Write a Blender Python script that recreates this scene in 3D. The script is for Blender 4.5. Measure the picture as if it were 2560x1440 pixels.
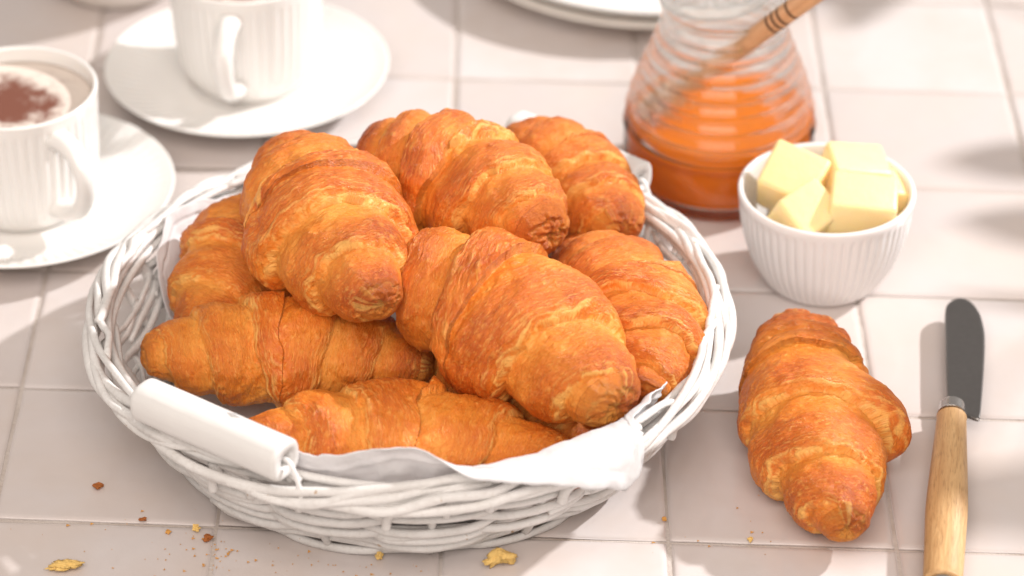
import bpy, bmesh, math, random
import numpy as np
from mathutils import Vector, Matrix

R_ = math.radians
S = 0.01                       # everything below is written in centimetres
scene = bpy.context.scene
for o in list(bpy.data.objects):
    bpy.data.objects.remove(o)
COL = scene.collection

# ------------------------------------------------------------------ camera
PITCH, CAM_H = 33.8, 87.66
cam_d = bpy.data.cameras.new('camera')
cam = bpy.data.objects.new('camera', cam_d)
COL.objects.link(cam)
cam.location = (0, -CAM_H / math.tan(R_(PITCH)) * S, CAM_H * S)
cam.rotation_euler = (R_(90 - PITCH), 0, 0)
cam_d.sensor_width = 36
cam_d.lens = 112.5
cam_d.clip_start = 0.05
cam_d.clip_end = 50
cam_d.dof.use_dof = True
cam_d.dof.focus_distance = 1.425
cam_d.dof.aperture_fstop = 5.4
cam_d.dof.aperture_blades = 9
scene.camera = cam

# ------------------------------------------------------------------ light
world = bpy.data.worlds.new('World')
scene.world = world
world.use_nodes = True
bg = world.node_tree.nodes['Background']
bg.inputs['Color'].default_value = (1.0, 0.91, 0.83, 1)
bg.inputs['Strength'].default_value = 0.44

KEY_AZ, KEY_EL, KEY_D = 24.0, 36.0, 3.6      # from the right, a little behind
kd = bpy.data.lights.new('key_lamp', 'AREA')
kd.shape = 'DISK'
kd.size = 0.13
kd.energy = 166
kd.color = (1.0, 0.985, 0.98)
key = bpy.data.objects.new('key_lamp', kd)
COL.objects.link(key)
kv = Vector((math.cos(R_(KEY_EL)) * math.cos(R_(KEY_AZ)), math.cos(R_(KEY_EL)) * math.sin(R_(KEY_AZ)), math.sin(R_(KEY_EL))))
key.location = kv * KEY_D
key.rotation_euler = (-kv).to_track_quat('-Z', 'Y').to_euler()

fd = bpy.data.lights.new('fill_softbox', 'AREA')           # large soft lamp added above the camera to brighten the shade
fd.shape = 'SQUARE'
fd.size = 1.7
fd.energy = 43.5
fd.color = (1.0, 0.895, 0.82)
fill = bpy.data.objects.new('fill_softbox', fd)
COL.objects.link(fill)
fill.location = (-0.1, -1.6, 1.75)
fill.rotation_euler = (Vector((0, 0.02, 0)) - fill.location).to_track_quat('-Z', 'Y').to_euler()

vs = scene.view_settings
vs.view_transform = 'Standard'
vs.look = 'None'
vs.exposure = 0.14
vs.gamma = 1.0
vs.use_curve_mapping = False
scene.render.engine = 'CYCLES'
cy = scene.cycles
cy.use_denoising = True
cy.max_bounces = 14
cy.transmission_bounces = 12
cy.diffuse_bounces = 5
cy.glossy_bounces = 6
cy.transparent_max_bounces = 12
cy.sample_clamp_indirect = 6
cy.blur_glossy = 0.6

# ------------------------------------------------------------------ material helpers
def new_mat(name):
    m = bpy.data.materials.new(name)
    m.use_nodes = True
    nt = m.node_tree
    return m, nt, nt.nodes['Principled BSDF']

def N(nt, kind, **kw):
    n = nt.nodes.new(kind)
    for k, v in kw.items():
        if hasattr(n, k):
            setattr(n, k, v)
        else:
            n.inputs[k].default_value = v
    return n

def ramp(nt, fac, stops):
    n = nt.nodes.new('ShaderNodeValToRGB')
    el = n.color_ramp.elements
    while len(el) < len(stops):
        el.new(0.5)
    for e, (p, c) in zip(el, stops):
        e.position = p
        e.color = (c, c, c, 1) if isinstance(c, (int, float)) else (*c, 1)
    nt.links.new(fac, n.inputs['Fac'])
    return n

def mixc(nt, fac, a, b):
    n = nt.nodes.new('ShaderNodeMix')
    n.data_type = 'RGBA'
    for sock, v in ((n.inputs[0], fac), (n.inputs[6], a), (n.inputs[7], b)):
        if isinstance(v, (int, float)):
            sock.default_value = v
        elif isinstance(v, tuple):
            sock.default_value = (*v, 1)
        else:
            nt.links.new(v, sock)
    return n.outputs[2]

def mth(nt, op, a, b=None, clamp=False):
    n = nt.nodes.new('ShaderNodeMath')
    n.operation = op
    n.use_clamp = clamp
    for i, v in enumerate((a, b)):
        if v is None:
            continue
        if isinstance(v, (int, float)):
            n.inputs[i].default_value = v
        else:
            nt.links.new(v, n.inputs[i])
    return n.outputs[0]

def coords(nt, out='Object', scale=1.0, rnd=True):
    """object coordinates (metres), shifted per object so copies differ"""
    tc = nt.nodes.new('ShaderNodeTexCoord')
    if not rnd:
        return tc.outputs[out]
    oi = nt.nodes.new('ShaderNodeObjectInfo')
    mul = nt.nodes.new('ShaderNodeVectorMath'); mul.operation = 'SCALE'
    cx = nt.nodes.new('ShaderNodeCombineXYZ')
    for i in range(3):
        nt.links.new(oi.outputs['Random'], cx.inputs[i])
    nt.links.new(cx.outputs[0], mul.inputs[0]); mul.inputs['Scale'].default_value = 3.7
    add = nt.nodes.new('ShaderNodeVectorMath'); add.operation = 'ADD'
    nt.links.new(tc.outputs[out], add.inputs[0]); nt.links.new(mul.outputs[0], add.inputs[1])
    return add.outputs[0]

def noise(nt, vec, scale, detail=4, rough=0.55, dist=0.0):
    n = N(nt, 'ShaderNodeTexNoise')
    n.inputs['Scale'].default_value = scale
    n.inputs['Detail'].default_value = detail
    n.inputs['Roughness'].default_value = rough
    n.inputs['Distortion'].default_value = dist
    nt.links.new(vec, n.inputs['Vector'])
    return n.outputs['Fac']

def bump(nt, bsdf, height, strength, dist, prev=None):
    b = N(nt, 'ShaderNodeBump')
    b.inputs['Strength'].default_value = strength
    b.inputs['Distance'].default_value = dist
    nt.links.new(height, b.inputs['Height'])
    if prev is not None:
        nt.links.new(prev, b.inputs['Normal'])
    nt.links.new(b.outputs[0], bsdf.inputs['Normal'])
    return b.outputs[0]

# ------------------------------------------------------------------ materials
def m_tile():
    m, nt, b = new_mat('glazed_tile')
    v = coords(nt)
    oi = nt.nodes.new('ShaderNodeObjectInfo')
    n1 = noise(nt, v, 22, 3)
    base = mixc(nt, oi.outputs['Random'], (0.565, 0.51, 0.495), (0.62, 0.575, 0.565))
    c = mixc(nt, ramp(nt, n1, [(0.35, 0), (0.7, 1)]).outputs[0], base, (0.585, 0.515, 0.48))
    st = noise(nt, v, 9, 5, 0.6)
    c = mixc(nt, mth(nt, 'MULTIPLY', ramp(nt, st, [(0.5, 0), (0.75, 1)]).outputs[0], 0.35), c, (0.56, 0.475, 0.43))
    sp = noise(nt, v, 900, 2)
    c = mixc(nt, mth(nt, 'MULTIPLY', ramp(nt, sp, [(0.74, 0), (0.78, 1)]).outputs[0], 0.25), c, (0.45, 0.38, 0.33))
    nt.links.new(c, b.inputs['Base Color'])
    nt.links.new(ramp(nt, noise(nt, v, 60, 4), [(0.3, 0.10), (0.7, 0.25)]).outputs[0], b.inputs['Roughness'])
    b.inputs['Specular IOR Level'].default_value = 0.5
    h = bump(nt, b, noise(nt, v, 26, 2), 0.5, 0.0022)
    bump(nt, b, noise(nt, v, 160, 3), 0.12, 0.0006, h)
    return m

def m_grout():
    m, nt, b = new_mat('grout')
    v = coords(nt, rnd=False)
    c = mixc(nt, ramp(nt, noise(nt, v, 35, 5), [(0.4, 0), (0.68, 1)]).outputs[0], (0.58, 0.52, 0.48), (0.44, 0.37, 0.32))
    nt.links.new(c, b.inputs['Base Color'])
    b.inputs['Roughness'].default_value = 0.95
    bump(nt, b, noise(nt, v, 900, 4), 0.8, 0.001)
    return m

def m_willow():
    m, nt, b = new_mat('white_painted_willow')
    v = coords(nt)
    n1 = noise(nt, v, 55, 5)
    c = mixc(nt, ramp(nt, n1, [(0.35, 0), (0.65, 1)]).outputs[0], (0.74, 0.725, 0.71), (0.64, 0.62, 0.60))
    fine = noise(nt, v, 520, 5, 0.65, 0.5)
    c = mixc(nt, mth(nt, 'MULTIPLY', ramp(nt, fine, [(0.52, 0), (0.72, 1)]).outputs[0], 0.35), c, (0.50, 0.45, 0.40))
    wear = noise(nt, v, 150, 6, 0.68)
    c = mixc(nt, ramp(nt, wear, [(0.665, 0), (0.69, 1)]).outputs[0], c, (0.46, 0.33, 0.22))
    nt.links.new(c, b.inputs['Base Color'])
    nt.links.new(ramp(nt, fine, [(0.35, 0.36), (0.7, 0.62)]).outputs[0], b.inputs['Roughness'])
    h = bump(nt, b, noise(nt, v, 130, 4), 0.55, 0.0016)
    h = bump(nt, b, fine, 0.45, 0.0005, h)
    bump(nt, b, wear, 0.3, 0.001, h)
    return m

def m_paintwood():
    m, nt, b = new_mat('white_painted_wood')
    v = coords(nt)
    mp = N(nt, 'ShaderNodeMapping'); mp.inputs['Scale'].default_value = (0.12, 1, 1)
    nt.links.new(v, mp.inputs['Vector'])
    n1 = noise(nt, mp.outputs[0], 260, 5)
    c = mixc(nt, n1, (0.74, 0.73, 0.715), (0.66, 0.645, 0.63))
    nt.links.new(c, b.inputs['Base Color'])
    b.inputs['Roughness'].default_value = 0.5
    h = bump(nt, b, n1, 0.35, 0.0007)
    bump(nt, b, noise(nt, v, 45, 3), 0.3, 0.002, h)
    return m

def m_porcelain(name='porcelain', col=(0.82, 0.80, 0.775)):
    m, nt, b = new_mat(name)
    v = coords(nt)
    c = mixc(nt, noise(nt, v, 30, 3), col, tuple(x * 0.965 for x in col))
    nt.links.new(c, b.inputs['Base Color'])
    b.inputs['Roughness'].default_value = 0.16
    b.inputs['Specular IOR Level'].default_value = 0.5
    b.inputs['Subsurface Weight'].default_value = 0.12
    b.inputs['Subsurface Radius'].default_value = (0.004, 0.003, 0.0025)
    b.inputs['Subsurface Scale'].default_value = 0.6
    bump(nt, b, noise(nt, v, 90, 2), 0.06, 0.001)
    return m

def m_cloth():
    m, nt, b = new_mat('white_linen')
    tc = nt.nodes.new('ShaderNodeTexCoord')
    uv = tc.outputs['UV']
    w1 = N(nt, 'ShaderNodeTexWave'); w1.wave_type = 'BANDS'; w1.bands_direction = 'X'
    w2 = N(nt, 'ShaderNodeTexWave'); w2.wave_type = 'BANDS'; w2.bands_direction = 'Y'
    for w in (w1, w2):
        w.inputs['Scale'].default_value = 430
        w.inputs['Distortion'].default_value = 1.6
        w.inputs['Detail'].default_value = 2
        nt.links.new(uv, w.inputs['Vector'])
    wv = mth(nt, 'ADD', w1.outputs['Fac'], w2.outputs['Fac'])
    v = coords(nt)
    c = mixc(nt, noise(nt, v, 400, 4), (0.80, 0.79, 0.80), (0.74, 0.73, 0.74))
    nt.links.new(c, b.inputs['Base Color'])
    b.inputs['Roughness'].default_value = 0.85
    b.inputs['Sheen Weight'].default_value = 0.25
    h = bump(nt, b, wv, 0.25, 0.0003)
    bump(nt, b, noise(nt, v, 150, 5), 0.5, 0.0012, h)
    tr = N(nt, 'ShaderNodeBsdfTranslucent'); tr.inputs['Color'].default_value = (0.8, 0.78, 0.78, 1)
    mx = N(nt, 'ShaderNodeMixShader'); mx.inputs[0].default_value = 0.22
    out = nt.nodes['Material Output']
    nt.links.new(b.outputs[0], mx.inputs[1]); nt.links.new(tr.outputs[0], mx.inputs[2])
    nt.links.new(mx.outputs[0], out.inputs['Surface'])
    return m

def m_croissant():
    m, nt, b = new_mat('baked_pastry')
    at = N(nt, 'ShaderNodeAttribute'); at.attribute_name = 'bake'
    wr = N(nt, 'ShaderNodeAttribute'); wr.attribute_name = 'wrap'      # runs along the rolled layers
    sp = N(nt, 'ShaderNodeSeparateColor')
    nt.links.new(at.outputs['Color'], sp.inputs[0])
    pale, brown, blis = sp.outputs[0], sp.outputs[1], sp.outputs[2]
    v = coords(nt)
    n_mid = noise(nt, v, 110, 6, 0.62)
    n_fine = noise(nt, v, 480, 5, 0.62, 0.8)
    streak = noise(nt, wr.outputs['Vector'], 12.0, 6, 0.68, 0.3)
    flake = noise(nt, wr.outputs['Vector'], 34.0, 4, 0.6, 0.6)
    f = mth(nt, 'ADD', brown, mth(nt, 'MULTIPLY', mth(nt, 'SUBTRACT', n_mid, 0.5), 0.6))
    f = mth(nt, 'ADD', f, mth(nt, 'MULTIPLY', mth(nt, 'SUBTRACT', streak, 0.5), 0.95), True)
    cr = ramp(nt, f, [(0.0, (0.90, 0.375, 0.065)), (0.30, (0.82, 0.255, 0.030)), (0.62, (0.68, 0.158, 0.015)), (1.0, (0.40, 0.060, 0.005))])
    pf = mth(nt, 'ADD', pale, mth(nt, 'MULTIPLY', mth(nt, 'SUBTRACT', streak, 0.50), 1.2))
    pf = mth(nt, 'ADD', pf, mth(nt, 'MULTIPLY', mth(nt, 'SUBTRACT', n_fine, 0.5), 0.7), True)
    pf = ramp(nt, pf, [(0.18, 0.0), (0.80, 1.0)]).outputs[0]
    c = mixc(nt, mth(nt, 'MULTIPLY', pf, 0.80), cr.outputs[0], (0.92, 0.50, 0.13))
    c = mixc(nt, mth(nt, 'MULTIPLY', blis, 0.60), c, (0.90, 0.40, 0.08))
    fl = ramp(nt, flake, [(0.56, 0.0), (0.66, 1.0)]).outputs[0]
    c = mixc(nt, mth(nt, 'MULTIPLY', fl, 0.55), c, (0.92, 0.46, 0.105))
    nt.links.new(c, b.inputs['Base Color'])
    nt.links.new(ramp(nt, n_fine, [(0.3, 0.26), (0.7, 0.48)]).outputs[0], b.inputs['Roughness'])
    b.inputs['Specular IOR Level'].default_value = 0.45
    h = bump(nt, b, n_mid, 0.25, 0.0020)
    h = bump(nt, b, streak, 0.6, 0.0014, h)
    h = bump(nt, b, flake, 0.8, 0.0011, h)
    h = bump(nt, b, n_fine, 0.5, 0.0009, h)
    return m

def m_simple(name, col, rough=0.5, metal=0.0, var=0.06, scale=200, bs=0.2, bd=0.0005, spec=0.5):
    m, nt, b = new_mat(name)
    v = coords(nt)
    n1 = noise(nt, v, scale, 5)
    c = mixc(nt, n1, tuple(min(1, x * (1 + var)) for x in col), tuple(x * (1 - var) for x in col))
    nt.links.new(c, b.inputs['Base Color'])
    b.inputs['Roughness'].default_value = rough
    b.inputs['Metallic'].default_value = metal
    b.inputs['Specular IOR Level'].default_value = spec
    bump(nt, b, n1, bs, bd)
    return m

def m_wood(name, a, bcol, axis=0, rough=0.5):
    m, nt, b = new_mat(name)
    v = coords(nt)
    mp = N(nt, 'ShaderNodeMapping')
    sc = [1, 1, 1]; sc[axis] = 0.09
    mp.inputs['Scale'].default_value = sc
    nt.links.new(v, mp.inputs['Vector'])
    n1 = noise(nt, mp.outputs[0], 330, 6, 0.6, 0.8)
    n2 = noise(nt, mp.outputs[0], 1500, 3)
    c = mixc(nt, ramp(nt, n1, [(0.3, 0), (0.7, 1)]).outputs[0], a, bcol)
    c = mixc(nt, mth(nt, 'MULTIPLY', ramp(nt, n2, [(0.52, 0), (0.7, 1)]).outputs[0], 0.5), c, tuple(x * 0.55 for x in bcol))
    nt.links.new(c, b.inputs['Base Color'])
    b.inputs['Roughness'].default_value = rough
    bump(nt, b, n2, 0.3, 0.0004)
    return m

def m_butter():
    m, nt, b = new_mat('butter')
    v = coords(nt)
    c = mixc(nt, noise(nt, v, 60, 3), (0.95, 0.755, 0.41), (0.93, 0.71, 0.35))
    nt.links.new(c, b.inputs['Base Color'])
    b.inputs['Roughness'].default_value = 0.38
    b.inputs['Subsurface Weight'].default_value = 0.5
    b.inputs['Subsurface Radius'].default_value = (0.01, 0.007, 0.002)
    b.inputs['Subsurface Scale'].default_value = 0.5
    h = bump(nt, b, noise(nt, v, 130, 3), 0.3, 0.0014)
    mp = N(nt, 'ShaderNodeMapping'); mp.inputs['Scale'].default_value = (1, 1, 0.05); mp.inputs['Rotation'].default_value = (0.3, 0.5, 0.2)
    nt.links.new(v, mp.inputs['Vector'])
    bump(nt, b, noise(nt, mp.outputs[0], 700, 3), 0.35, 0.0005, h)      # drag marks of the knife
    return m

def m_glass():
    m, nt, b = new_mat('clear_glass')
    b.inputs['Base Color'].default_value = (0.985, 0.99, 0.985, 1)
    b.inputs['Transmission Weight'].default_value = 1
    b.inputs['Roughness'].default_value = 0.0
    b.inputs['IOR'].default_value = 1.48
    tr = N(nt, 'ShaderNodeBsdfTransparent'); tr.inputs['Color'].default_value = (0.98, 0.985, 0.98, 1)
    mx = N(nt, 'ShaderNodeMixShader'); mx.inputs[0].default_value = 0.48
    nt.links.new(b.outputs[0], mx.inputs[1]); nt.links.new(tr.outputs[0], mx.inputs[2])
    nt.links.new(mx.outputs[0], nt.nodes['Material Output'].inputs['Surface'])
    return m

def m_thin_glass():
    m, nt, b = new_mat('thin_clear_glass')
    tr = N(nt, 'ShaderNodeBsdfTransparent'); tr.inputs['Color'].default_value = (0.97, 0.98, 0.97, 1)
    gl = N(nt, 'ShaderNodeBsdfGlossy'); gl.inputs['Roughness'].default_value = 0.02
    fr = N(nt, 'ShaderNodeFresnel'); fr.inputs['IOR'].default_value = 1.35
    mx = N(nt, 'ShaderNodeMixShader')
    nt.links.new(fr.outputs[0], mx.inputs[0]); nt.links.new(tr.outputs[0], mx.inputs[1]); nt.links.new(gl.outputs[0], mx.inputs[2])
    nt.links.new(mx.outputs[0], nt.nodes['Material Output'].inputs['Surface'])
    nt.nodes.remove(b)
    return m

def m_honey():
    m, nt, b = new_mat('honey')
    b.inputs['Base Color'].default_value = (1.0, 0.27, 0.008, 1)
    b.inputs['Transmission Weight'].default_value = 0.12
    b.inputs['Specular IOR Level'].default_value = 0.5
    b.inputs['Roughness'].default_value = 0.02
    b.inputs['IOR'].default_value = 1.45
    tr = N(nt, 'ShaderNodeBsdfTranslucent'); tr.inputs['Color'].default_value = (1.0, 0.42, 0.04, 1)
    mx = N(nt, 'ShaderNodeMixShader'); mx.inputs[0].default_value = 0.3
    nt.links.new(b.outputs[0], mx.inputs[1]); nt.links.new(tr.outputs[0], mx.inputs[2])
    nt.links.new(mx.outputs[0], nt.nodes['Material Output'].inputs['Surface'])
    return m

def m_cappuccino():
    m, nt, b = new_mat('milk_foam_with_cocoa')
    tc = nt.nodes.new('ShaderNodeTexCoord')
    v = tc.outputs['Object']
    vv = N(nt, 'ShaderNodeVectorMath', operation='LENGTH')
    nt.links.new(v, vv.inputs[0])
    d = mth(nt, 'MULTIPLY', vv.outputs['Value'], 31)
    nz = noise(nt, v, 70, 5, 0.6, 0.4)
    fine = noise(nt, v, 1100, 3, 0.75)
    k = mth(nt, 'SUBTRACT', mth(nt, 'ADD', mth(nt, 'MULTIPLY', nz, 2.0), mth(nt, 'MULTIPLY', fine, 0.9)), d)
    r = ramp(nt, k, [(0.45, 0), (0.95, 1)])
    c = mixc(nt, r.outputs[0], (0.69, 0.60, 0.53), (0.17, 0.055, 0.032))
    nt.links.new(c, b.inputs['Base Color'])
    b.inputs['Roughness'].default_value = 0.75
    bump(nt, b, fine, 0.4, 0.0006)
    return m

M = dict(tile=m_tile(), grout=m_grout(), willow=m_willow(), paintwood=m_paintwood(), porcelain=m_porcelain(),
         bowl=m_porcelain('bowl_glaze', (0.80, 0.78, 0.775)), cream=m_porcelain('cream_glaze', (0.80, 0.755, 0.70)),
         cloth=m_cloth(), pastry=m_croissant(), butter=m_butter(), glass=m_glass(), thinglass=m_thin_glass(), honey=m_honey(),
         foam=m_cappuccino(),
         blade=m_simple('steel_dark_reflection', (0.17, 0.16, 0.155), 0.33, 0.9, 0.10, 400, 0.12, 0.0002),  # reflection of a dark room put into the blade's base colour
         steel=m_simple('ferrule_steel', (0.48, 0.46, 0.45), 0.22, 1.0, 0.04, 300, 0.05, 0.0002),
         oak=m_wood('handle_wood', (0.66, 0.42, 0.20), (0.46, 0.25, 0.10), 1),
         dipwood=m_wood('dipper_wood', (0.68, 0.40, 0.22), (0.55, 0.29, 0.14), 2),
         groove=m_simple('burnt_groove', (0.10, 0.045, 0.022), 0.8),
         wire=m_simple('white_wire', (0.78, 0.77, 0.76), 0.4),
         crumb=m_simple('toasted_crumb', (0.62, 0.30, 0.07), 0.8, 0, 0.4, 900, 0.8, 0.001),
         crumbdark=m_simple('brown_crumb', (0.36, 0.11, 0.02), 0.75, 0, 0.35, 900, 0.8, 0.001),
         crumbpale=m_simple('pale_crumb', (0.80, 0.52, 0.17), 0.85, 0, 0.3, 900, 0.8, 0.001))

# ------------------------------------------------------------------ object helpers
def tag(o, label=None, cat=None, group=None, kind=None):
    if label: o['label'] = label
    if cat: o['category'] = cat
    if group: o['group'] = group
    if kind: o['kind'] = kind
    return o

def empty(name, loc=(0, 0, 0), rz=0):
    o = bpy.data.objects.new(name, None)
    o.empty_display_size = 0.02
    o.location = Vector(loc) * S
    o.rotation_euler = (0, 0, rz)
    COL.objects.link(o)
    return o

def mesh_obj(name, verts, faces, mat, parent=None, loc=(0, 0, 0), rot=None, smooth=True, matrix=None):
    me = bpy.data.meshes.new(name)
    vv = np.asarray(verts, float) * S
    me.from_pydata(vv.tolist(), [], faces if isinstance(faces, list) else faces.tolist())
    me.materials.append(mat)
    if smooth:
        me.polygons.foreach_set('use_smooth', [True] * len(me.polygons))
    me.update()
    return data_obj(name, me, parent, loc, rot, matrix)

def data_obj(name, me, parent=None, loc=(0, 0, 0), rot=None, matrix=None):
    o = bpy.data.objects.new(name, me)
    COL.objects.link(o)
    if matrix is not None:
        o.matrix_world = matrix
    else:
        o.location = Vector(loc) * S
        if rot: o.rotation_euler = rot
    if parent: o.parent = parent
    return o

def grid_faces(nu, nv, wrap_v=True, wrap_u=False):
    i = np.arange(nu if wrap_u else nu - 1)[:, None]
    j = np.arange(nv if wrap_v else nv - 1)[None, :]
    i2, j2 = (i + 1) % nu, (j + 1) % nv
    a = i * nv + j; b = i * nv + j2; c = i2 * nv + j2; d = i2 * nv + j
    return np.stack([a + 0 * b, b, c, d], -1).reshape(-1, 4)

def lathe(profile, n=96, fr=None):
    """profile [(r,z)]; fr(theta, r, z, k) -> radius. closed top/bottom when r==0"""
    th = np.linspace(0, 2 * math.pi, n, endpoint=False)
    V = []
    for k, (r, z) in enumerate(profile):
        rr = np.full(n, r) if fr is None else fr(th, r, z, k)
        V.append(np.stack([rr * np.cos(th), rr * np.sin(th), np.full(n, z)], -1))
    V = np.concatenate(V)
    return V, grid_faces(len(profile), n)

def smooth_profile(pts, per=6):
    """Catmull-Rom through control points"""
    P = np.array(pts, float)
    out = []
    for i in range(len(P) - 1):
        p0 = P[max(i - 1, 0)]; p1 = P[i]; p2 = P[i + 1]; p3 = P[min(i + 2, len(P) - 1)]
        for t in np.linspace(0, 1, per, endpoint=False):
            out.append(0.5 * ((2 * p1) + (-p0 + p2) * t + (2 * p0 - 5 * p1 + 4 * p2 - p3) * t * t + (-p0 + 3 * p1 - 3 * p2 + p3) * t ** 3))
    out.append(P[-1])
    return np.array(out)

def tube(path, rad, sides=8, cap=True, flat=1.0):
    P = np.array(path, float); n = len(P)
    rad = np.full(n, rad) if np.isscalar(rad) else np.asarray(rad, float)
    T = np.gradient(P, axis=0); T /= np.linalg.norm(T, axis=1)[:, None] + 1e-9
    up = np.array([0, 0, 1.0])
    if abs(T[0] @ up) > 0.9: up = np.array([1.0, 0, 0])
    nrm = up - T[0] * (up @ T[0]); nrm /= np.linalg.norm(nrm)
    a = np.linspace(0, 2 * math.pi, sides, endpoint=False)
    V = []
    for i in range(n):
        nrm = nrm - T[i] * (nrm @ T[i]); nrm /= np.linalg.norm(nrm)
        bi = np.cross(T[i], nrm)
        V.append(P[i] + rad[i] * (np.cos(a)[:, None] * nrm + flat * np.sin(a)[:, None] * bi))
    V = np.concatenate(V)
    F = grid_faces(n, sides).tolist()
    if cap:
        F.append(list(range(sides))[::-1]); F.append(list(range((n - 1) * sides, n * sides)))
    return V, F

def bevel_box(dx, dy, dz, bev=0.1, seg=3):
    bm = bmesh.new()
    bmesh.ops.create_cube(bm, size=1)
    for v in bm.verts: v.co = Vector((v.co.x * dx, v.co.y * dy, v.co.z * dz))
    bmesh.ops.bevel(bm, geom=bm.edges[:], offset=bev, segments=seg, profile=0.5, affect='EDGES')
    V = [tuple(v.co) for v in bm.verts]; bm.verts.index_update()
    F = [[v.index for v in f.verts] for f in bm.faces]
    bm.free()
    return V, F

# numpy gradient noise ------------------------------------------------
_perm = np.random.RandomState(7).permutation(256)
_perm = np.concatenate([_perm, _perm, _perm])
_grad = np.random.RandomState(3).normal(size=(256, 3)); _grad /= np.linalg.norm(_grad, axis=1)[:, None]
def pnoise(p):
    pi = np.floor(p).astype(int); pf = p - pi
    w = pf ** 3 * (pf * (pf * 6 - 15) + 10)
    pi &= 255
    out = 0
    for dx in (0, 1):
        for dy in (0, 1):
            for dz in (0, 1):
                h = _perm[_perm[_perm[(pi[..., 0] + dx) & 255] + ((pi[..., 1] + dy) & 255)] + ((pi[..., 2] + dz) & 255)]
                g = _grad[h]
                d = g[..., 0] * (pf[..., 0] - dx) + g[..., 1] * (pf[..., 1] - dy) + g[..., 2] * (pf[..., 2] - dz)
                out = out + d * np.where(dx, w[..., 0], 1 - w[..., 0]) * np.where(dy, w[..., 1], 1 - w[..., 1]) * np.where(dz, w[..., 2], 1 - w[..., 2])
    return out * 1.6
def fbm(p, oct=4, gain=0.5):
    a, s, out = 1.0, 1.0, 0
    for _ in range(oct):
        out = out + a * pnoise(p * s + 17.3 * _); a *= gain; s *= 2.03
    return out
def worley(p, seed=0):
    """distance to nearest random point and a random value of its cell"""
    pi = np.floor(p).astype(int)
    best = np.full(p.shape[:-1], 9.0); val = np.zeros(p.shape[:-1])
    rs = np.random.RandomState(seed + 11); jit = rs.rand(256, 4)
    for dx in (-1, 0, 1):
        for dy in (-1, 0, 1):
            for dz in (-1, 0, 1):
                c = pi + np.array([dx, dy, dz])
                h = _perm[_perm[_perm[c[..., 0] & 255] + (c[..., 1] & 255)] + (c[..., 2] & 255)]
                q = c + jit[h, :3]
                d = np.linalg.norm(p - q, axis=-1)
                m = d < best
                best = np.where(m, d, best); val = np.where(m, jit[h, 3], val)
    return best, val
def sst(x, a, b):
    t = np.clip((x - a) / (b - a), 0, 1)
    return t * t * (3 - 2 * t)

# ================================================================== SETTING: the tiled table
TX = [-53.0 + 10.0 * i for i in range(11)]             # left edges of the columns of tiles
TX = [x - 0.1 for x in TX]
SHEAR = -0.055                                          # the rows are laid slightly askew
table = mesh_obj('table_top', *bevel_box(150, 150, 3.0, 0.3, 2), M['grout'], loc=(0, 0, -1.64), smooth=False)
tag(table, kind='structure')
tile_meshes = []
for k in range(6):
    n = 13; g = 0.075                                    # half joint
    prof = np.array([-5 + g, -5 + g + 0.04, -5 + g + 0.14, -4.6, -3.5, -1.8, 0, 1.8, 3.5, 4.6, 5 - g - 0.14, 5 - g - 0.04, 5 - g])
    X, Y = np.meshgrid(prof, prof, indexing='ij')
    ex = np.minimum(5 - g - np.abs(X), 5 - g - np.abs(Y))
    Z = np.where(ex < 0.14, -0.10 * (1 - np.clip(ex / 0.14, 0, 1)) ** 2, 0)
    Z = Z + 0.020 * pnoise(np.stack([X / 4 + k * 3.1, Y / 4, X * 0 + k * 1.7], -1)) - 0.010 * (np.abs(X) / 5) ** 4 - 0.010 * (np.abs(Y) / 5) ** 4
    Xw = X + 0.035 * pnoise(np.stack([Y / 1.5 + 9 * k, X / 9, X * 0], -1)); Yw = Y + 0.035 * pnoise(np.stack([X / 1.5, Y / 9, X * 0 + 5 * k], -1))
    top = np.stack([Xw, Yw + SHEAR * Xw, Z], -1).reshape(-1, 3)
    F = grid_faces(n, n, False)[:, ::-1].tolist()
    ring = [i * n for i in range(n)] + [(n - 1) * n + j for j in range(1, n)] + [i * n + n - 1 for i in range(n - 2, -1, -1)] + [j for j in range(n - 2, 0, -1)]
    base = len(top); V = np.concatenate([top, top[ring] * [1, 1, 0] + [0, 0, -0.5]])
    for a in range(len(ring)):
        b2 = (a + 1) % len(ring)
        F.append([ring[a], ring[b2], base + b2, base + a])
    me = bpy.data.meshes.new('tile'); me.from_pydata((V * S).tolist(), [], F); me.materials.append(M['tile'])
    me.polygons.foreach_set('use_smooth', [True] * len(me.polygons)); me.update()
    tile_meshes.append(me)
rt = random.Random(5)
for i in range(10):
    for j in range(10):
        x = TX[i] + 5; y = -44.7 + 10.02 * j + SHEAR * x
        if not (-50 < x < 50): continue
        o = data_obj('tile', tile_meshes[rt.randrange(6)], None, (x + rt.uniform(-.03, .03), y + rt.uniform(-.03, .03), rt.uniform(-0.025, 0)),
                     (R_(rt.uniform(-.18, .18)), R_(rt.uniform(-.18, .18)), R_(rt.uniform(-.15, .15))))
        o.parent = table
        o.matrix_parent_inverse = Matrix.Translation(table.location).inverted()

# ================================================================== BASKET
BC = np.array([-4.7, -9.6]); NS = 17
def wall_r(z): return 11.2 + 3.0 * (np.clip(z, 0, 6) / 5.6) ** 0.85
def bpt(th, r, z): return np.stack([BC[0] + r * np.cos(th), BC[1] + r * np.sin(th), z + 0 * th], -1)
basket = empty('wicker_basket', (BC[0], BC[1], 0))
tag(basket, 'round white painted wicker basket with two wooden grips, filled with croissants', 'basket')
def bpart(name, V, F, mat):
    o = mesh_obj(name, np.asarray(V) - [BC[0], BC[1], 0], F, mat, basket)
    return o
rb = np.random.RandomState(4)
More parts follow.
